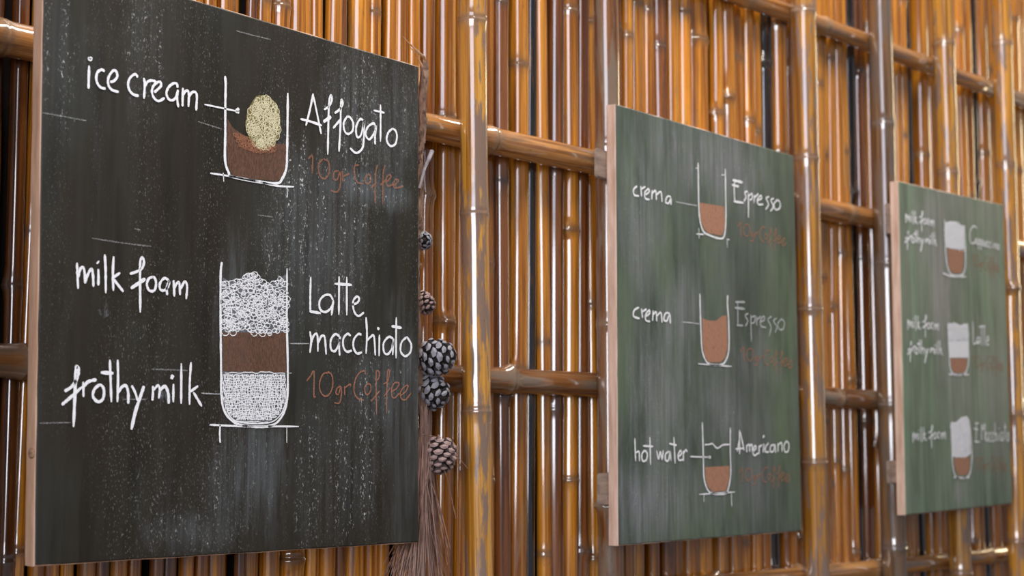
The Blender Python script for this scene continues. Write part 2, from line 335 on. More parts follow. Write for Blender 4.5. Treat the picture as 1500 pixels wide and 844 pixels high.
# horizontal rails: two photograph points each on the plane of the rails
WR = 0.030; RR = 0.027
def line_cane(name, p, q, r, m, ext, nodes_px, w, axis, **kw):
    a = P(p[0], p[1], w); b = P(q[0], q[1], w); d = (b-a).normalized()
    if axis == 'x':
        s = (ext[0]-a.x)/d.x; e = (ext[1]-a.x)/d.x
    else:
        s = (ext[0]-a.z)/d.z; e = (ext[1]-a.z)/d.z
    A0 = a+d*s; B0 = a+d*e; nodes = sorted((P(x, y, w)-A0).dot(d) for x, y in nodes_px)
    g0 = nodes[0]-0.38 if nodes else -1
    while g0 > 0: nodes.append(g0); g0 -= 0.38
    g1 = max(nodes)+0.40 if nodes else 99
    while g1 < (B0-A0).length: nodes.append(g1); g1 += 0.40
    lab = kw.pop('label'); o = bamboo(name, A0, B0, r, m, None, nodes=sorted(nodes), sides=22, **kw)
    return tag(o, lab, 'bamboo pole', 'horizontal bamboo rails' if name == 'bamboo_rail' else 'upright bamboo posts')
line_cane('bamboo_rail', (1235, 50), (1450, 129), RR*0.95, M['rail'], (XL, XR), [(1205, 37), (1345, 88)], WR, 'x', bend=0.002, label='topmost horizontal tan bamboo rail, crossing the upper right corner')
line_cane('bamboo_rail', (0, 57), (1235, 312), RR*1.08, M['rail'], (XL, XR), [(716, 205), (1240, 312)], WR, 'x', bend=0.003, label='tan bamboo rail between the black and middle chalkboards, second rail from top')
line_cane('bamboo_rail', (20, 527), (1245, 583), RR*1.02, M['rail_brown'], (XL, XR), [(742, 560), (1222, 582)], WR, 'x', bend=0.003, label='dark red-brown bamboo rail at the height of the largest pine cones, third from top')
line_cane('bamboo_rail', (1240, 836), (1480, 811), RR*0.9, M['rail'], (XL, XR), [(1278, 832), (1382, 820), (1447, 814)], WR, 'x', bend=0.002, label='lowest horizontal bamboo rail, under the farthest chalkboard at the bottom right')

# vertical posts in front of the rails
WP = 0.098
PL = ['thick grey and orange blotched bamboo post just right of the pine cones', 'dull brown bamboo post behind the left edge of the middle chalkboard',
  'glossy orange bamboo post along the right edge of the middle chalkboard', 'grey-brown bamboo post just left of the farthest chalkboard',
  'orange bamboo post behind the farthest chalkboard, seen above and below it', 'rightmost bamboo post, by the right edge of the farthest chalkboard']
posts = [((691, 0), (703, 800), 42, 'post', [(693, 182), (699, 566)]),
         ((886, 0), (895, 800), 38, 'rail_brown', [(887, 75), (888, 215), (890, 350), (894, 706)]),
         ((1176, 0), (1195, 750), 37, 'post', [(1177, 38), (1183, 296), (1190, 524)]),
         ((1287, 0), (1309, 750), 35, 'post_dark', [(1289, 93), (1298, 408)]),
         ((1380, 0), (1406, 800), 32, 'post', [(1382, 92), (1395, 440), (1405, 771)]),
         ((1466, 0), (1490, 800), 29, 'post', [(1470, 212), (1488, 800)])]
for (p, q, wpx, m, nd), plab in zip(posts, PL):
    Zd = depth(P((p[0]+q[0])/2, 422, WP)); r = wpx/2*Zd/F
    line_cane('bamboo_post', p, q, r, M[m], (0.0, ZT), nd, 0.1235-r, 'z', bend=0.003, ridge=0.07, label=plab)
# added unseen pole left of the frame, shades the wall's left end
tr = bamboo('shade_pole', (1.080, -0.158, 0), (1.080, -0.158, ZT), 0.078, M['post_dark'], None, sides=28, ridge=0.04); tr['kind'] = 'structure'

# ------------------------------------------------------------------ chalk drawing helpers
def crom(pts, n=6):
    if len(pts) < 3: 
        (x0, y0), (x1, y1) = pts[0], pts[-1]; k = 6
        return [(x0+(x1-x0)*i/k, y0+(y1-y0)*i/k) for i in range(k+1)]
    P0 = [(2*pts[0][0]-pts[1][0], 2*pts[0][1]-pts[1][1])]+list(pts)+[(2*pts[-1][0]-pts[-2][0], 2*pts[-1][1]-pts[-2][1])]
    out = []
    for i in range(1, len(P0)-2):
        a, b, c, d = P0[i-1:i+3]
        for j in range(n):
            t = j/n
            out.append(tuple(0.5*(2*b[k]+(c[k]-a[k])*t+(2*a[k]-5*b[k]+4*c[k]-d[k])*t*t+(3*b[k]-a[k]-3*c[k]+d[k])*t**3) for k in (0, 1)))
    out.append(pts[-1]); return out
class Board:
    def __init__(s, name, tl, tr, br, bl, w, thick, material, label, group):
        s.w = w; s.front = [P(*c, w) for c in (bl, br, tr, tl)]
        o = s.front[0]; s.o = o; s.root = empty(name, o); tag(s.root, label, 'chalkboard', group)
        f = [v-o for v in s.front]
        n = 7; V = []; Fc = []
        # raw wood body with slightly worn outline, then the painted skin
        def loop(inset, y):
            cx = sum((v.x for v in f))/4; cz = sum((v.z for v in f))/4; out = []
            for i in range(4):
                a, b = f[i], f[(i+1) % 4]
                for k in range(n*3):
                    t = k/(n*3); p = a.lerp(b, t); ix = inset if p.x < cx else -inset
                    rx = 1-inset/abs(f[1].x-f[0].x)*2; rz = 1-inset/abs(f[3].z-f[0].z)*2
                    j = Vector((random.uniform(-1, 1), 0, random.uniform(-1, 1)))*0.0006
                    out.append(Vector((cx+(p.x-cx)*rx, y, cz+(p.z-cz)*rz))+j)
            return out
        ly = [loop(0.0015, 0.0012), loop(0.0, 0.003), loop(0.0, thick-0.002), loop(0.002, thick)]
        m = len(ly[0]); V = [p for l in ly for p in l]
        for i in range(3):
            for k in range(m): Fc.append((i*m+k, i*m+(k+1) % m, (i+1)*m+(k+1) % m, (i+1)*m+k)[::-1])
        Fc.append(tuple(range(m))); Fc.append(tuple(3*m+k for k in range(m))[::-1])
        body = link('wooden_edge', mesh('wooden_edge', V, Fc), s.root, M['raw_wood' if material == 'board_a' else 'raw_wood_lit']); body['label'] = 'bare unpainted wood edge'
        sk = [loop(0.0030, 0.0), loop(0.0012, 0.0012)]; V = [p for l in sk for p in l]
        Fc = [tuple(range(m))]+[(k, (k+1) % m, m+(k+1) % m, m+k)[::-1] for k in range(m)]
        link('painted_face', mesh('painted_face', V, Fc), s.root, M[material])
        s.layer = 0
    def lp(s, px, py, lift):
        p = P(px, py, s.w+lift); return p-s.o
    def each(s, name, st, width, material, parent=None, label=None, lift=0.0009, tf=None):
        o = None
        for item in st: o = s.strokes(name, [item], width, material, parent, label, lift, tf)
        return o
    def strokes(s, name, st, width, material, parent=None, label=None, lift=0.0009, tf=None, taper=True):
        """st: list of (points, width factor); points in photograph pixels after tf"""
        V = []; Fc = []; n_st = 0
        for item in st:
            pts, k = item if isinstance(item, tuple) and isinstance(item[0], list) else (item, 1.0)
            if tf: pts = [tf(*q) for q in pts]
            pl = crom(pts); W = [s.lp(x, y, lift + 0.00003*(n_st % 12)) for x, y in pl]; n_st += 1
            nn = len(W); base = len(V)
            for i, p in enumerate(W):
                d = W[min(i+1, nn-1)]-W[max(i-1, 0)]; d.y = 0
                if d.length < 1e-7: d = Vector((1, 0, 0))
                d.normalize(); nrm = Vector((-d.z, 0, d.x))
                h = width*k*0.5*random.uniform(0.82, 1.15)
                if taper and (i == 0 or i == nn-1): h *= 0.55
                V.append(p+nrm*h); V.append(p-nrm*h)
            for i in range(nn-1):
                Fc.append((base+2*i, base+2*i+1, base+2*i+3, base+2*i+2))
        o = link(name, mesh(name, V, Fc), parent or s.root, M[material])
        if label: o['label'] = label
        return o
    def patch(s, name, poly, material, parent, label=None, lift=0.0005, tf=None):
        if tf: poly = [tf(*q) for q in poly]
        V = [s.lp(x, y, lift) for x, y in poly]
        o = link(name, mesh(name, V, [tuple(range(len(V)))[::-1]]), parent, M[material])
        if label: o['label'] = label
        return o
def T(ox, oy, sc): return lambda x, y: (ox+x/sc, oy+y/sc)
def inside(x, y, poly):
    c = False; j = len(poly)-1
    for i in range(len(poly)):
        (xi, yi), (xj, yj) = poly[i], poly[j]
        if (yi > y) != (yj > y) and x < (xj-xi)*(y-yi)/(yj-yi)+xi: c = not c
        j = i
    return c
def scribble(poly, n, rx, ry):
    xs = [p[0] for p in poly]; ys = [p[1] for p in poly]; out = []; put = []; tries = 0
    dm = 0.52*math.sqrt((max(xs)-min(xs))*(max(ys)-min(ys))/n)
    while len(out) < n and tries < n*60:
        x = random.uniform(min(xs), max(xs)); y = random.uniform(min(ys), max(ys))
        tries += 1
        if not inside(x, y, poly) or any((x-a)**2+(y-b)**2 < dm*dm for a, b in put): continue
        put.append((x, y))
        k = random.uniform(0.55, 1.2); a0 = random.uniform(0, 6.3)
        out.append([(x+rx*k*math.cos(a0+t*1.05), y+ry*k*math.sin(a0+t*1.05)+t*0.6) for t in range(7)])
    return out
def hatch(poly, step, vertical, jit):
    xs = [p[0] for p in poly]; ys = [p[1] for p in poly]; out = []
    lo, hi = (min(xs), max(xs)) if vertical else (min(ys), max(ys)); c = lo+step/2
    while c < hi:
        a, b = (min(ys), max(ys)) if vertical else (min(xs), max(xs)); run = []
        t = a
        while t <= b:
            q = (c, t) if vertical else (t, c)
            if inside(*q, poly): run.append((q[0]+random.uniform(-jit, jit)*(1 if vertical else 0), q[1]+random.uniform(-jit, jit)*(0 if vertical else 1)))
            t += 12
        if len(run) > 2: out.append(run)
        c += step*random.uniform(0.7, 1.3)
    return out

WB = 0.162; TH = 0.028
# ---------------------------------------------------------------- first board
B1 = Board('chalkboard', (64, -66), (614, 97), (614, 795), (50, 830), WB, TH, 'board_a',
    'large black chalkboard with an ice cream cup and a tall layered glass drawn in chalk', 'handwritten menu chalkboards')
# word strokes, traced crop by crop
ice_cream = [[(155,195),(150,320),(148,450)],([(160,108),(176,118),(166,132),(154,122),(162,110)],1.2),
 [(325,262),(295,240),(250,265),(232,330),(250,400),(290,440),(335,448)],
 [(385,375),(425,365),(462,320),(455,265),(425,248),(385,290),(362,350),(370,420),(410,465),(480,485)],
 [(690,325),(660,290),(605,330),(582,400),(600,470),(645,515),(700,528)],
 [(755,330),(765,400),(757,560)],[(765,425),(795,375),(840,360),(890,370)],
 [(870,490),(910,455),(945,415),(935,375),(895,385),(855,430),(845,490),(870,555),(920,585),(985,550)],
 [(1125,440),(1120,400),(1085,390),(1030,430),(1003,500),(1030,565),(1075,575),(1110,540),(1130,470)],[(1130,460),(1122,560),(1135,655)],
 [(1185,440),(1182,550),(1180,645)],[(1185,520),(1210,480),(1240,475),(1250,530),(1245,650)],[(1250,540),(1285,490),(1325,490),(1338,540),(1330,690)]]
affogato = [[(135,80),(115,180),(85,300)],[(135,90),(160,210),(190,358)],[(48,255),(110,270),(195,300)],
 [(210,190),(240,170),(262,130),(258,92),(245,130),(240,250),(235,500)],([(205,275),(258,238)],1.6),
 [(282,215),(315,190),(338,150),(330,122),(325,160),(322,300),(312,480)],[(272,318),(325,255)],
 [(372,232),(345,280),(350,335),(375,358),(405,335),(410,285),(390,245),(372,238)],
 [(480,262),(455,258),(430,310),(435,375),(460,370),(480,300),(485,265),(482,400),(470,460),(430,488),(388,455)],
 [(565,310),(550,285),(510,310),(495,360),(520,395),(555,350),(568,300),(560,370),(560,430)],
 [(597,155),(598,280),(597,412)],[(550,195),(625,212)],
 [(682,318),(650,350),(640,400),(665,440),(700,425),(710,370),(700,335),(680,320)]]
ten_a = [[(100,530),(130,510),(128,630)],[(200,530),(172,570),(180,640),(215,665),(245,620),(240,550),(205,530)],
 [(310,610),(280,620),(275,665),(300,670),(320,620),(322,700),(300,755),(255,745)],[(335,610),(338,685)],[(338,650),(385,630)],
 [(450,570),(420,580),(420,640),(440,690),(480,700)],[(510,635),(490,670),(505,700),(530,680),(525,640),(510,635)],
 [(575,570),(565,620),(560,740),(560,835)],[(530,730),(570,690)],[(630,570),(615,640),(612,840)],[(595,710),(640,670)],
 [(640,690),(670,650),(650,640),(635,680),(650,715),(690,700)],[(690,715),(720,680),(700,670),(685,705),(700,730),(755,715)]]
milk_foam = [[(160,175),(165,300),(172,445)],[(172,330),(195,240),(225,225),(240,290),(245,390)],[(248,370),(275,290),(310,240),(325,310),(330,425)],
 [(380,240),(382,330),(380,410)],([(370,165),(382,180)],1.5),[(447,90),(455,250),(457,490)],
 [(538,110),(530,280),(535,465)],[(605,280),(520,335)],[(535,340),(580,400),(640,475)],
 [(705,290),(780,265),(835,225),(850,160),(830,122),(812,170),(810,330),(812,690)],([(715,440),(790,390),(865,340)],1.3),
 [(945,320),(900,340),(880,400),(905,460),(955,462),(975,400),(965,340),(940,318)],
 [(1110,360),(1060,335),(1015,390),(1018,450),(1060,460),(1100,420),(1110,365),(1085,430),(1090,510)],
 [(1155,355),(1160,430),(1163,525)],[(1163,440),(1195,380),(1215,390),(1222,510)],[(1225,450),(1270,370),(1295,420),(1285,550)]]
frothy_milk = [([(95,412),(170,360),(215,280),(228,210),(212,175),(200,230),(195,400),(180,750)],1.2),([(68,540),(150,470),(260,370)],1.1),
 [(272,320),(275,465)],([(275,370),(320,320),(400,300)],1.2),
 ([(430,345),(380,390),(365,460),(410,510),(455,490),(470,430),(460,370),(425,345)],1.1),
 [(525,110),(532,300),(540,515)],([(440,232),(560,240)],1.3),[(600,110),(603,300),(597,515)],([(600,430),(640,370),(680,360),(700,430),(700,530)],1.1),
 [(732,355),(765,420),(790,500)],([(850,360),(820,450),(770,600),(730,775)],1.4),
 [(935,360),(935,430),(930,500)],[(940,400),(985,355),(1000,400),(990,480)],([(1000,400),(1050,365),(1080,430),(1085,530)],1.3),
 [(1130,340),(1128,515)],([(1125,255),(1110,295)],1.5),[(1205,145),(1203,530)],
 [(1297,135),(1285,330),(1283,540)],[(1365,360),(1290,415)],[(1320,420),(1400,555)]]
latte = [[(152,95),(148,250),(148,400)],([(140,398),(240,415)],1.1),
 [(350,300),(320,255),(270,260),(230,310),(235,380),(280,405),(330,370),(355,310)],[(352,300),(335,435)],
 [(402,90),(400,430)],[(470,95),(470,435)],([(362,155),(515,165)],1.2),
 [(515,340),(560,325),(580,290),(560,268),(530,300),(525,350),(540,410),(575,440),(622,408)]]
macchiato = [[(145,575),(155,660),(145,765)],[(155,680),(180,610),(210,610),(215,755)],[(218,680),(245,620),(275,630),(288,780)],
 [(410,625),(370,600),(330,650),(330,730),(365,750),(400,690),(412,620),(402,700),(408,790)],
 [(505,615),(475,598),(440,640),(440,710),(470,755),(515,745)],[(600,605),(570,600),(532,650),(530,720),(560,770),(605,760)],
 [(640,450),(648,600),(640,775)],[(645,660),(680,625),(710,620),(722,790)],[(758,605),(755,795)],([(752,540),(744,562)],1.4),
 [(880,640),(840,625),(795,680),(800,760),(835,775),(870,720),(882,640),(875,785)],[(907,450),(905,640),(905,815)],([(865,530),(955,545)],1.2),
 [(1000,625),(955,670),(945,750),(985,795),(1030,760),(1038,690),(1000,622)]]
ten_b = [[(150,265),(200,200),(237,155),(235,430),(258,440)],[(400,165),(340,185),(298,300),(320,400),(375,440),(430,390),(455,290),(440,190),(395,155)],
 [(545,320),(505,345),(490,400),(520,415),(548,330),(552,430),(530,515),(470,515)],[(590,320),(592,430)],[(592,340),(655,300),(660,325)],
 [(830,190),(820,145),(760,170),(710,260),(700,380),(740,460),(815,485)],[(865,290),(825,330),(830,400),(860,420),(893,370),(890,310),(862,288)],
 [(950,260),(985,230),(990,160),(965,145),(955,200),(960,650)],[(895,500),(1000,375)],[(1040,300),(1090,260),(1110,150),(1085,180),(1075,640)],[(1045,440),(1120,340)],
 [(1140,380),(1190,350),(1220,290),(1170,285),(1135,350),(1140,440),(1175,455),(1225,400)],
 [(1240,430),(1300,380),(1325,310),(1270,340),(1235,400),(1250,470),(1300,475),(1360,400)]]
SW = 0.0044
def word(B, st, tf, w, m, lab): return B.strokes('chalk_word', st, w, m, label=lab, tf=tf)
word(B1, ice_cream, T(110, 70, 7.5), SW, 'chalk', 'white chalk words "ice cream"')
word(B1, affogato, T(430, 120, 4.689), SW, 'chalk', 'white chalk word "Affogato"')
word(B1, ten_a, T(430, 120, 4.689), SW*0.8, 'chalk_orange_faint', 'faint orange chalk words "10gr Coffee" under Affogato')
word(B1, milk_foam, T(90, 360, 7.033), SW, 'chalk', 'white chalk words "milk foam"')
word(B1, frothy_milk, T(80, 510, 6.491), SW, 'chalk', 'white chalk words "frothy milk"')
word(B1, latte, T(430, 390, 6.026), SW, 'chalk', 'white chalk word "Latte"')
word(B1, macchiato, T(430, 390, 6.026), SW, 'chalk', 'white chalk word "macchiato"')
word(B1, ten_b, T(430, 525, 7.895), SW*0.62, 'chalk_orange', 'orange chalk words "10gr Coffee" under macchiato')
B1.each('chalk_rule_line', [[(346,45),(372,52),(397,58)],[(62,165),(95,171),(127,177)],[(135,349),(180,356),(222,361)],[(378,315),(400,318)],[(197,335),(206,337)],
    [(222,541),(255,542),(275,543)],[(290,178),(325,189)],[(58,620),(104,619)],[(180,585),(215,585)]], 0.0022, 'chalk_faint', label='thin faint chalk guide line')
# cup with ice cream
tb = T(290, 100, 4.444)
g1 = B1.strokes('glass_drawing', [([(177,50),(180,110),(178,260),(178,420),(177,600),(200,680),(220,705),(350,732),(510,750),(550,715),(575,650),(580,550),(583,350),(585,160)],1.1)],
    SW, 'chalk', label='chalk outline of a low cup with ice cream', tf=tb)
B1.each('base_line', [[(80,683),(220,705),(400,740),(510,765),(625,772)],([(165,680),(168,740)],0.5),([(580,770),(582,840)],0.5)], SW*0.8, 'chalk', g1, tf=tb)
B1.each('pointer_line', [[(42,235),(170,262),(265,282)],([(245,278),(268,262)],1.8),([(245,278),(268,290)],1.8)], SW*0.65, 'chalk', g1, tf=tb)
cof = [(192,330),(230,390),(320,450),(400,530),(500,490),(575,495),(572,620),(550,700),(520,735),(350,720),(225,700),(195,640),(188,500)]
B1.patch('coffee_layer', cof, 'chalk_brown', g1, 'brown chalk coffee in the cup', 0.0005, tb)
el = [(425+(114+random.uniform(-5, 5))*math.cos(t*math.pi/16), 355+(183+random.uniform(-8, 6))*math.sin(t*math.pi/16)) for t in range(32)]
B1.patch('ice_cream_scoop', el, 'chalk_yellow', g1, 'pale yellow chalk scoop of ice cream', 0.0010, tb)
B1.strokes('scoop_scribble', scribble([(425+(x-425)*0.9, 355+(y-355)*0.92) for x, y in el], 150, 15, 22), 0.0014, 'chalk_cream', g1, tf=tb, lift=0.0014)
B1.strokes('scoop_froth', scribble([(240,430),(320,440),(400,520),(500,500),(500,545),(380,545),(280,510)], 80, 10, 9), 0.0014, 'chalk_orange_faint', g1, tf=tb, lift=0.0015)
# tall layered glass
tf2 = T(300, 370, 3.0125)
g2 = B1.strokes('glass_drawing', [([(75,42),(70,100),(70,300),(72,520),(75,650),(95,715),(140,755),(200,767),(280,767),(330,738),(362,660),(366,500),(362,300),(363,70)],1.0),
    ([(80,640),(110,720),(160,750),(280,752),(335,715),(360,650)],0.5)], SW, 'chalk', label='chalk outline of a tall glass in three layers', tf=tf2)
B1.each('base_line', [[(22,760),(150,766),(415,768)],([(68,760),(66,800),(68,840)],0.9),([(362,770),(362,840)],0.5)], SW*0.8, 'chalk', g2, tf=tf2)
B1.each('pointer_line', [[(0,622),(35,624),(70,625)],[(375,402),(460,402)],[(362,532),(385,532)],[(-16,620),(0,622)]], SW*0.4, 'chalk_soft', g2, tf=tf2)
foam = [(78,110),(130,135),(175,100),(215,88),(255,130),(290,140),(360,95),(360,350),(290,360),(200,355),(80,350)]
B1.patch('milk_foam_layer', foam, 'chalk_foam', g2, 'white chalk milk foam', 0.0005, tf2)
B1.strokes('foam_scribble', scribble(foam, 230, 15, 13), 0.0014, 'chalk', g2, tf=tf2)
B1.patch('coffee_layer', [(78,352),(358,352),(358,530),(80,525)], 'chalk_brown', g2, 'brown chalk coffee layer', 0.0005, tf2)
milk = [(80,525),(358,530),(360,650),(330,720),(280,750),(150,750),(95,710),(78,640)]
B1.patch('frothy_milk_layer', milk, 'chalk_foam', g2, 'white hatched chalk milk', 0.0005, tf2)
B1.strokes('milk_hatching', hatch(milk, 6.0, True, 3.5)+hatch(milk, 11, False, 4.0), 0.0015, 'chalk', g2, tf=tf2)
B1.patch('chalk_smudge', [(148,433),(157,436),(160,462),(150,468),(143,455),(150,450)], 'chalk_dust', B1.root, 'small chalk smudge', 0.0006)
B1.patch('chalk_smudge', [(236,572),(250,575),(252,592),(240,590),(232,584)], 'chalk_dust', B1.root, None, 0.0006)
# knot in the left edge
kp = P(50, 664, WB-0.011)-B1.o
bmk = bmesh.new(); bmesh.ops.create_uvsphere(bmk, u_segments=10, v_segments=6, radius=1.0)
for v in bmk.verts: v.co = Vector((v.co.x*0.0035, v.co.y*0.009, v.co.z*0.008))*(1+random.uniform(-0.12, 0.12))+Vector((B1.lp(52, 664, 0).x, 0.011, kp.z))
mek = bpy.data.meshes.new('knot'); bmk.to_mesh(mek); bmk.free(); link('knot', mek, B1.root, M['knot'], True)['label'] = 'small round knot in the wood edge'

# ---------------------------------------------------------------- second board
B2 = Board('chalkboard', (902, 152), (1163, 228), (1175, 778), (906, 800), WB, TH, 'board_b',
    'grey-green chalkboard with three half-filled coffee glasses, between the black board and the greenest board', 'handwritten menu chalkboards')
SW2 = 0.0045
k1 = T(910, 230, 5.769); k2 = T(910, 420, 5.769); k3 = T(910, 610, 5.769)
crema1 = [[(135,245),(105,275),(110,320),(150,330)],[(165,245),(172,335)],[(172,270),(205,250)],[(205,320),(235,295),(230,270),(200,300),(205,350),(240,360)],
 [(262,280),(258,360)],[(262,310),(290,285),(298,365)],[(298,320),(335,295),(345,380)],[(420,335),(390,335),(375,380),(400,390),(420,350),(420,405)]]
crema2 = [[(150,175),(110,200),(105,250),(155,270)],[(172,185),(180,265)],[(180,210),(215,190)],[(205,255),(240,225),(235,200),(205,240),(210,285),(245,295)],
 [(270,200),(265,290)],[(268,240),(295,215),(300,295)],[(300,250),(335,220),(345,305)],[(410,225),(375,225),(360,275),(385,290),(410,235),(415,315)]]
esp1 = [[(960,190),(955,280),(960,380)],([(940,195),(1025,215)],1.5),([(935,235),(995,250)],1.3),([(950,375),(1035,388)],1.2),[(1070,290),(1045,300),(1055,340),(1035,375)],
 [(1075,300),(1075,515)],[(1078,330),(1105,310),(1105,350),(1085,365)],[(1125,320),(1122,390)],[(1125,345),(1160,310)],[(1150,370),(1185,350),(1180,325),(1150,360),(1160,400),(1200,400)],
 [(1250,335),(1225,350),(1245,400),(1220,445)],[(1290,350),(1265,365),(1285,420),(1260,460)],[(1320,360),(1290,400),(1305,445),(1340,430),(1340,380),(1315,360)]]
esp2 = [[(985,130),(985,330)],([(965,130),(1045,130)],1.3),([(960,178),(1045,188)],1.5),([(975,325),(1030,330)],1.2),[(1075,225),(1048,245),(1070,290),(1050,335)],
 [(1095,235),(1100,465)],[(1098,260),(1130,250),(1125,300),(1100,310)],[(1145,250),(1145,330)],[(1148,280),(1180,250)],[(1175,300),(1210,280),(1205,250),(1175,290),(1185,335),(1225,345)],
 [(1270,250),(1240,280),(1265,340),(1250,420)],[(1315,265),(1288,290),(1315,340),(1300,390)],[(1355,270),(1325,310),(1335,360),(1370,355),(1378,300),(1350,270)]]
hot = [[(115,185),(122,380)],[(122,310),(150,300),(155,380)],[(200,285),(175,320),(180,375),(210,370),(220,320),(200,285)],[(242,175),(248,410)],[(185,250),(270,255)],
 [(300,290),(315,360),(330,300),(345,365),(355,285)],[(405,295),(375,320),(375,370),(400,370),(412,300),(420,375)],[(445,175),(455,400)],[(405,230),(470,245)],
 [(480,345),(510,315),(500,290),(480,330),(490,370),(520,365)],[(525,290),(525,380)],[(525,315),(545,285),(558,300)]]
amer = [[(1000,115),(1000,320)],[(1005,130),(1040,290)],[(965,275),(1040,270)],[(1000,190),(980,300)],[(1060,240),(1062,305)],[(1064,250),(1082,240),(1085,300)],[(1087,250),(1105,240),(1108,300)],
 [(1105,305),(1140,270),(1130,250),(1110,290),(1125,330),(1160,310)],[(1165,245),(1165,320)],[(1168,260),(1190,240)],[(1205,230),(1200,310)],([(1208,160),(1198,182)],1.3),
 [(1245,225),(1220,260),(1220,300),(1250,300)],[(1295,240),(1265,250),(1260,295),(1285,295),(1300,240),(1305,310)],[(1325,225),(1325,300)],[(1328,240),(1355,225),(1360,300)],
 [(1395,210),(1375,250),(1385,300),(1412,290),(1415,230),(1392,208)]]
word(B2, crema1, k1, SW2, 'chalk', 'upper white chalk word "crema"'); word(B2, crema2, k2, SW2, 'chalk', 'lower white chalk word "crema"')
word(B2, esp1, k1, SW2, 'chalk', 'upper white chalk word "Espresso"'); word(B2, esp2, k2, SW2*0.9, 'chalk_soft', 'fainter lower chalk word "Espresso"')
word(B2, hot, k3, SW2, 'chalk', 'white chalk words "hot water"'); word(B2, amer, k3, SW2, 'chalk', 'white chalk word "Americano"')
def ten_tf(x0, y0, x1, sy, slope):     # the coffee-dose line again at a new place
    return lambda x, y: (x0+(x-150)*(x1-x0)/1210, y0+(y-150)*sy+((x-150)/1210)*slope)
for i, (x0, y0, x1, sy, sl) in enumerate([(1080, 325, 1152, 0.065, 14), (1084, 508, 1162, 0.065, 10), (1082, 686, 1158, 0.065, -2)]):
    word(B2, ten_b, ten_tf(x0, y0, x1, sy, sl), SW2*0.9, 'chalk_orange_faint', 'faint orange chalk words "10gr Coffee", %s of three' % ('top', 'middle', 'lowest')[i])
def glass(B, tf, outline, base, coffee, label, w, others=()):
    g = B.strokes('glass_drawing', [outline], w, 'chalk', label=label, tf=tf)
    B.each('base_line', base, w*0.7, 'chalk', g, tf=tf)
    B.patch('coffee_layer', coffee, 'chalk_brown_light', g, 'brown chalk coffee', 0.0005, tf)
    return g
g = glass(B2, k1, [(650,50),(652,200),(655,400),(665,530),(690,620),(730,655),(840,690),(875,650),(885,500),(882,300),(880,100)],
    [[(635,650),(700,655)],([(890,695),(915,700)],0.8),([(895,690),(897,770)],0.6),([(655,600),(658,690)],0.6),([(630,95),(655,97)],0.7),([(845,152),(885,152)],0.7)],
    [(662,385),(870,420),(880,600),(850,665),(740,645),(700,610),(668,520)], 'chalk outline of the top glass', SW2)
B2.each('pointer_line', [[(462,378),(550,396),(645,412)]], SW2*0.6, 'chalk_soft', g, tf=k1)
g = glass(B2, k2, [(665,60),(668,200),(675,400),(685,540),(715,625),(760,658),(850,658),(890,610),(910,520),(908,300),(898,150),(900,70)],
    [[(650,652),(935,675)]], [(685,265),(730,285),(800,290),(850,250),(890,240),(900,500),(880,600),(840,640),(740,640),(705,590),(690,500)], 'chalk outline of the middle glass', SW2)
B2.each('pointer_line', [[(515,298),(590,306),(665,315)]], SW2*0.6, 'chalk_soft', g, tf=k2)
g = glass(B2, k3, [(685,50),(690,200),(695,400),(700,520),(725,610),(770,652),(880,652),(910,590),(925,480),(922,300),(922,95)],
    [[(660,660),(960,640)],([(698,660),(700,725)],0.6),([(930,650),(935,765)],0.7)], [(708,430),(915,420),(912,530),(885,630),(770,640),(730,590),(712,520)], 'chalk outline of the lowest glass', SW2)
B2.each('pointer_line', [[(582,340),(660,343),(750,345)],([(735,345),(758,345)],1.9)], SW2*0.7, 'chalk', g, tf=k3)
B2.strokes('water_line', [[(705,240),(740,238),(770,232),(800,262),(820,268),(860,242),(915,238)]], SW2*0.8, 'chalk', g, 'wavy chalk water surface', tf=k3)

# ---------------------------------------------------------------- third board
B3 = Board('chalkboard', (1316, 265), (1470, 300), (1483, 738), (1327, 755), WB, TH, 'board_c',
    'farthest and greenest chalkboard with three glasses filled mostly with white foam', 'handwritten menu chalkboards')
SW3 = 0.0050
j1 = T(1310, 300, 7.033); j2 = T(1315, 455, 7.67); j3 = T(1320, 600, 7.67)
def sub(tf, fx, fy): return lambda x, y: tf(fx(x, y), fy(x, y))
mf = 'chalk'
word(B3, milk_foam, sub(j1, lambda x, y: 115+(x-155)*0.2576, lambda x, y: 55+(y-90)*0.38), SW3*0.95, 'chalk', 'top chalk words "milk foam"')
word(B3, frothy_milk, sub(j1, lambda x, y: 105+(x-65)*0.25, lambda x, y: 250+(y-110)*0.33+(x-65)*0.022), SW3*0.95, 'chalk', 'upper chalk words "frothy milk"')
word(B3, milk_foam, sub(j2, lambda x, y: 110+(x-155)*0.3056, lambda x, y: 60+(y-90)*0.44-(x-155)*0.03), SW3*0.95, 'chalk', 'middle chalk words "milk foam"')
word(B3, frothy_milk, sub(j2, lambda x, y: 105+(x-65)*0.30, lambda x, y: 325+(y-110)*0.40), SW3*0.95, 'chalk', 'lower chalk words "frothy milk"')
word(B3, milk_foam, sub(j3, lambda x, y: 130+(x-155)*0.323, lambda x, y: 215+(y-90)*0.45-(x-155)*0.075), SW3*0.85, 'chalk', 'lowest chalk words "milk foam"')
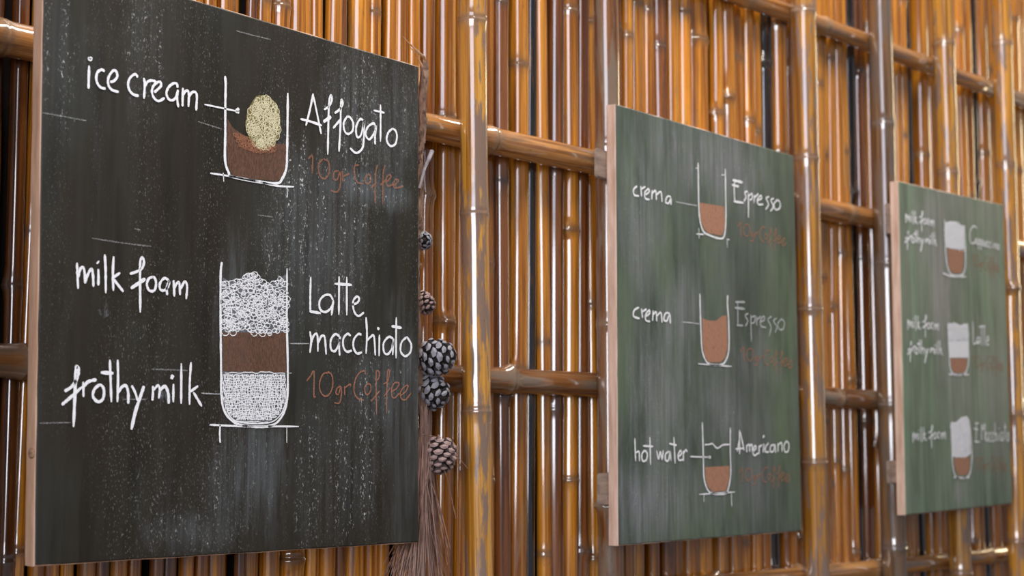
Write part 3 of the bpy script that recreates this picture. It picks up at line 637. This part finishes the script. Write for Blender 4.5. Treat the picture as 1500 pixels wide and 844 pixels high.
G = {'a': [[(0.9,0.1),(0.3,0.05),(0.05,0.5),(0.3,0.95),(0.75,0.7),(0.9,0.1),(0.9,1.0)]], 'p': [[(0.15,0),(0.15,1.9)],[(0.15,0.2),(0.6,0),(0.9,0.4),(0.6,0.9),(0.15,0.8)]],
 'u': [[(0.1,0),(0.15,0.8),(0.5,1),(0.85,0.7),(0.9,0)],[(0.9,0),(0.9,1)]], 'c': [[(0.85,0.15),(0.4,0),(0.1,0.5),(0.4,1),(0.9,0.9)]], 'i': [[(0.5,0),(0.5,1)],[(0.5,-0.5),(0.5,-0.35)]],
 'n': [[(0.1,0),(0.1,1)],[(0.1,0.3),(0.6,0),(0.85,0.4),(0.9,1)]], 'o': [[(0.5,0),(0.1,0.45),(0.4,1),(0.85,0.7),(0.8,0.2),(0.45,0)]], 'h': [[(0.1,-1.1),(0.1,1)],[(0.1,0.4),(0.5,0.1),(0.85,0.4),(0.9,1)]],
 't': [[(0.5,-1.1),(0.5,1)],[(0.05,-0.6),(0.95,-0.55)]], 'e': [[(0.1,0.6),(0.8,0.4),(0.6,0),(0.15,0.4),(0.3,0.95),(0.9,0.85)]]}
def mini(txt, x0, x1, y0, y1, h):
    out = []; n = len(txt); cw = (x1-x0)/n
    for i, ch in enumerate(txt):
        for s in G[ch]: out.append([(x0+i*cw+px*cw*0.88, y0+(y1-y0)*i/n-h+py*h) for px, py in s])
    return out
word(B3, [[(850,240),(820,220),(785,260),(780,350),(800,400),(850,370)]]+mini('appuccino', 835, 1085, 405, 470, 55), j1, SW3*0.95, 'chalk', 'chalk word "Cappuccino"')
word(B3, [[(845,125),(850,385)],[(850,380),(915,345)]]+mini('a', 885, 932, 375, 375, 75)+[[(940,160),(945,400)],[(970,170),(975,400)],[(910,185),(985,175)]]+mini('e', 992, 1035, 390, 390, 100), j2, SW3*0.95, 'chalk', 'chalk word "Latte"')
word(B3, [[(845,155),(840,360)],[(828,155),(872,155)],[(815,215),(865,225)],[(825,360),(885,365)],[(905,160),(905,350)],[(905,165),(920,230),(940,160),(942,350)]]+mini('acchiato', 950, 1220, 360, 355, 100),
    j3, SW3*0.85, 'chalk', 'chalk words "E Macchiato"')
for i, (x0, y0, x1, sy, sl) in enumerate([(1424, 372, 1464, 0.06, 8), (1424, 520, 1470, 0.06, 4), (1428, 670, 1476, 0.06, 0)]):
    word(B3, ten_b, ten_tf(x0, y0, x1, sy, sl), SW3*0.8, 'chalk_orange_faint', 'very faint orange chalk words "10gr Coffee", %s of three' % ('top', 'middle', 'lowest')[i])
def foam_glass(tf, outline, base, foam, coffee, label, froth=None):
    g = B3.strokes('glass_drawing', [outline], SW3*1.1, 'chalk', label=label, tf=tf)
    B3.each('base_line', base, SW3, 'chalk', g, tf=tf)
    B3.patch('milk_foam_layer', foam, 'chalk_foam_solid', g, 'white chalk milk foam', 0.0005, tf)
    if froth: B3.patch('frothy_milk_layer', froth, 'chalk_foam_solid', g, 'smooth white chalk milk', 0.0005, tf)
    B3.strokes('foam_scribble', scribble(foam, 60, 16, 14), 0.0025, 'chalk', g, tf=tf)
    B3.patch('coffee_layer', coffee, 'chalk_brown_light', g, 'brown chalk coffee', 0.0005, tf)
foam_glass(j1, [(520,150),(525,300),(530,500),(550,640),(590,720),(690,725),(730,650),(733,450),(722,220)], [[(500,705),(600,740),(740,740)]],
    [(525,190),(570,170),(630,172),(680,210),(718,225),(722,460),(640,460),(535,440)], [(545,450),(712,470),(712,620),(690,705),(600,705),(560,640)], 'chalk outline of the top foam-filled glass')
foam_glass(j2, [(565,140),(570,300),(580,500),(590,640),(630,715),(740,715),(785,640),(797,500),(785,140)], [[(570,715),(680,722),(800,720)]],
    [(570,150),(640,140),(700,165),(780,145),(795,330),(575,330)], [(592,535),(780,535),(775,640),(745,700),(640,700),(605,650)], 'chalk outline of the middle foam-filled glass', [(575,335),(795,335),(790,530),(585,530)])
foam_glass(j3, [(560,140),(570,400),(580,620),(610,750),(660,768),(740,760),(780,690),(795,500),(770,150)], [[(590,765),(770,765)]],
    [(560,150),(620,140),(680,85),(740,75),(770,130),(780,500),(720,545),(580,530)], [(592,545),(770,530),(770,660),(740,735),(640,735),(605,660)], 'chalk outline of the lowest foam-filled glass')

# battens behind boards two and three, sticking out past the left edge
def batten(B, yl, yr, xl, xr, hpx, lab):
    a = P(xl, yl, WB-TH-0.005)-B.o; b = P(xr, yr, WB-TH-0.005)-B.o; h = hpx/2*depth(P(xl, yl, WB))/F
    me = bmesh.new(); bmesh.ops.create_cube(me, size=1)
    for v in me.verts:
        e = b if v.co.x > 0 else a
        v.co = Vector((e.x, a.y+v.co.y*0.0095, e.z+v.co.z*2*h))
    bmesh.ops.bevel(me, geom=me.edges[:], offset=0.0025, segments=2, affect='EDGES')
    m2 = bpy.data.meshes.new('back_batten'); me.to_mesh(m2); me.free(); o = link('back_batten', m2, B.root, M['grey_wood']); o['label'] = lab
batten(B2, 717, 710, 876, 1150, 48, 'lower wooden batten behind the board'); batten(B2, 238, 320, 872, 1150, 44, 'upper wooden batten behind the board')
batten(B3, 692, 687, 1300, 1455, 34, 'lower wooden batten behind the board'); batten(B3, 320, 350, 1298, 1455, 46, 'upper wooden batten behind the board')
def batten1():
    batten(B1, 560, 565, 75, 560, 55, 'wooden batten behind the board'); batten(B1, 150, 200, 75, 600, 55, 'wooden batten behind the board')
batten1()

# ------------------------------------------------------------------ pine cones, branch and needles beside the first board
def scale_mesh(name, open_=1.0):
    # a woody scale: narrow root, broad thick outer end with a pyramid boss; local +x points outwards
    V = [(0.15,-0.05,-0.03),(0.15,0.05,-0.03),(0.15,0.05,0.03),(0.15,-0.05,0.03),
         (0.74,-0.20,-0.05),(0.74,0.20,-0.05),(0.78,0.17,0.08),(0.78,-0.17,0.08),
         (0.93,-0.23,-0.03),(0.93,0.23,-0.03),(0.95,0.15,0.11),(0.95,-0.15,0.11),(0.90,0.0,-0.11),(0.98,0.0,0.15),(1.06,0.0,0.02)]
    Fc = [(0,1,5,4),(1,2,6,5),(2,3,7,6),(3,0,4,7),(0,3,2,1),(4,5,12),(5,9,12),(4,12,8),(5,6,10,9),(6,7,11,13,10),(7,4,8,11),
          (8,12,14),(12,9,14),(9,10,14),(10,13,14),(13,11,14),(11,8,14)]
    me = mesh(name, V, Fc)
    for i in range(11, 17): me.polygons[i].material_index = 1
    return me
sm_dark = scale_mesh('cone_scale'); sm_dark.materials.append(M['scale_dark']); sm_dark.materials.append(M['scale_tip'])
sm_brown = scale_mesh('cone_scale_brown'); sm_brown.materials.append(M['scale_brown']); sm_brown.materials.append(M['scale_tip_brown'])
def cone(px, py, w, rpx, axis, n, sm, label, squash=1.0, swell=1.0):
    c = P(px, py, w); R = rpx*depth(c)/F
    root = empty('pine_cone', c); root.rotation_mode = 'QUATERNION'; root.rotation_quaternion = Vector(axis).normalized().to_track_quat('Z', 'Y')
    tag(root, label, 'pine cone', 'pine cones hanging beside the black chalkboard')
    H = R*1.15*squash
    V, Fc = tube([(0, 0, -H*0.85), (0, 0, -H*0.4), (0, 0, 0.1*H), (0, 0, H*0.6), (0, 0, H*0.9)], [R*0.25, R*0.58, R*0.6, R*0.36, R*0.08], 12)
    link('cone_core', mesh('cone_core', V, Fc), root, M['core'], True)
    for i in range(n):
        t = (i+0.5)/n; z = -H*0.9+1.85*H*t; ang = i*2.39996
        rad = R*math.sqrt(max(0.03, 1-((t-0.42)/0.60)**2))*random.uniform(0.93, 1.08)
        lift = -0.55+1.75*t
        sc = R*swell*(1.38 if t < 0.75 else 1.1)*(math.sqrt(46/n))*random.uniform(0.9, 1.12) 
        ln = rad*1.0
        o = bpy.data.objects.new('cone_scale', sm); COL.objects.link(o); o.parent = root
        d = Vector((math.cos(ang)*math.cos(lift), math.sin(ang)*math.cos(lift), math.sin(lift)))
        x = d; y = Vector((-math.sin(ang), math.cos(ang), 0)); zz = x.cross(y)
        L_ = max(ln, R*0.45); org = Vector((math.cos(ang), math.sin(ang), 0))*rad - d*L_*0.95 + Vector((0, 0, z))
        s = sc*1.0
        m3 = Matrix(((x.x*L_, y.x*s, zz.x*s, org.x), (x.y*L_, y.y*s, zz.y*s, org.y), (x.z*L_, y.z*s, zz.z*s, org.z), (0, 0, 0, 1)))
        o.matrix_basis = m3
    # stalk
    V, Fc = tube([(0, 0, -H*0.8), (0.002, 0, -H*1.15)], [0.0035, 0.003], 7); link('cone_stalk', mesh('cone_stalk', V, Fc), root, M['bark'], True)
    return root
rt = (right*0.9 - fwd*0.35 + Vector((0, 0, 0.15)))
cone(640, 524, 0.135, 26, rt, 52, sm_dark, 'largest open dark grey pine cone, upper of the touching pair beside the black board')
cone(633, 575, 0.122, 24.5, right*0.7-fwd*0.5+Vector((0, 0, -0.3)), 50, sm_dark, 'open dark pine cone directly below the largest cone')
cone(644, 668, 0.128, 25, Vector((0, 0, -1))-fwd*0.25+right*0.1, 58, sm_brown, 'closed brownish pine cone, lowest of all, above the dry needles', 0.95)
cone(620, 353, 0.115, 13.5, -fwd+right*0.3, 40, sm_dark, 'smallest pine cone, topmost, half hidden by the black board edge')
cone(621, 445, 0.115, 16, right*0.6-Vector((0, 0, 0.5))-fwd*0.5, 46, sm_brown, 'small greyish pine cone second from top, half hidden by the board edge')

br = empty('pine_branch', P(619, 300, 0.11)); tag(br, 'dry flaky pine branch running down behind the right edge of the black chalkboard', 'branch')
def path(pts, w): return [P(x, y, w)-br.location for x, y in pts]
random.seed(11)
pp = path([(622, 92), (621, 120), (618, 150), (619, 185), (614, 230), (615, 290), (612, 350), (611, 400), (613, 470), (614, 540), (618, 600), (621, 640)], 0.115)
V, Fc = tube(pp, [0.006, 0.008, 0.0075, 0.007, 0.006, 0.006, 0.006, 0.006, 0.006, 0.007, 0.008, 0.005], 8)
V = [v+Vector((random.uniform(-1, 1), random.uniform(-1, 1), random.uniform(-1, 1)))*0.0016 for v in V]
link('stem', mesh('stem', V, Fc), br, M['bark'])
V, Fc = tube(path([(590, 53), (598, 62), (606, 70), (614, 78), (621, 84), (625, 96)], 0.118), [0.0006, 0.0012, 0.002, 0.0028, 0.0035, 0.003], 6); link('twig', mesh('twig', V, Fc), br, M['twig_tan'])['label'] = 'thin tan twig curling up over the board corner'
V, Fc = tube(path([(600, 68), (607, 77), (615, 90), (620, 100)], 0.117), [0.0006, 0.0012, 0.002, 0.0025], 6); link('twig', mesh('twig', V, Fc), br, M['twig_tan'])
V, Fc = tube(path([(633, 221), (628, 233), (621, 250), (614, 276)], 0.125), [0.0045, 0.0042, 0.003, 0.0025], 8); link('twig', mesh('twig', V, Fc), br, M['twig_grey'])['label'] = 'short grey cut twig'
# flakes of bark on the stem
V = []; Fc = []
for i in range(120):
    k = random.uniform(0, len(pp)-1.01); q = pp[int(k)].lerp(pp[int(k)+1], k-int(k)); a = random.uniform(0, 6.28); n = Vector((math.cos(a), math.sin(a), 0.2)); s = random.uniform(0.002, 0.005)
    b0 = len(V); c = q+n*0.007; V += [c+Vector((-s*math.sin(a), s*math.cos(a), -s)), c+Vector((s*math.sin(a), -s*math.cos(a), -s))+n*0.001, c+Vector((0, 0, s*1.8))+n*0.003, c-n*0.002]
    Fc += [(b0, b0+1, b0+2), (b0, b0+2, b0+3), (b0+1, b0+3, b0+2), (b0, b0+3, b0+1)]
fk = link('bark_flakes', mesh('bark_flakes', V, Fc), br, M['bark']); fk['kind'] = 'stuff'

nb = P(626, 640, 0.12); V = []; Fc = []
for i in range(190):
    w0 = random.uniform(0.10, 0.132); x0 = random.gauss(622, 4); y0 = random.uniform(590, 668)
    x1 = random.uniform(560, 664) if random.random() < 0.8 else random.uniform(600, 650); y1 = random.uniform(800, 930)
    if x1 < 590: y0 += random.uniform(0, 90)
    mx = x0+(x1-x0)*random.uniform(0.25, 0.45); my = y0+(y1-y0)*0.5
    w1 = min(0.134, w0+random.uniform(-0.03, 0.02))
    pts = [P(x0, y0, w0)-nb, P((x0+mx)/2+random.uniform(-1, 1), (y0+my)/2, w0)-nb, P(mx, my, (w0+w1)/2)-nb, P(x0+(x1-x0)*0.72, y0+(y1-y0)*0.77, w1)-nb, P(x1, y1, w1)-nb]
    v, f = tube(pts, [0.0011, 0.0013, 0.0012, 0.0011, 0.0007], 4); b0 = len(V); V += v; Fc += [tuple(b0+k for k in q) for q in f]
for a, b, c in (((636, 642), (662, 660), (685, 686)), ((640, 660), (655, 700), (668, 760)), ((560, 730), (556, 760), (552, 800)), ((618, 636), (640, 640), (655, 650))):
    v, f = tube([P(*q, 0.14)-nb for q in (a, b, c)], 0.0008, 4); b0 = len(V); V += v; Fc += [tuple(b0+k for k in q) for q in f]
nd = link('needle_bundle', mesh('needle_bundle', V, Fc), None, M['needle']); nd.location = nb; nd['kind'] = 'stuff'
tag(nd, 'long dry brown pine needles hanging in a bundle below the black chalkboard corner', 'pine needles')
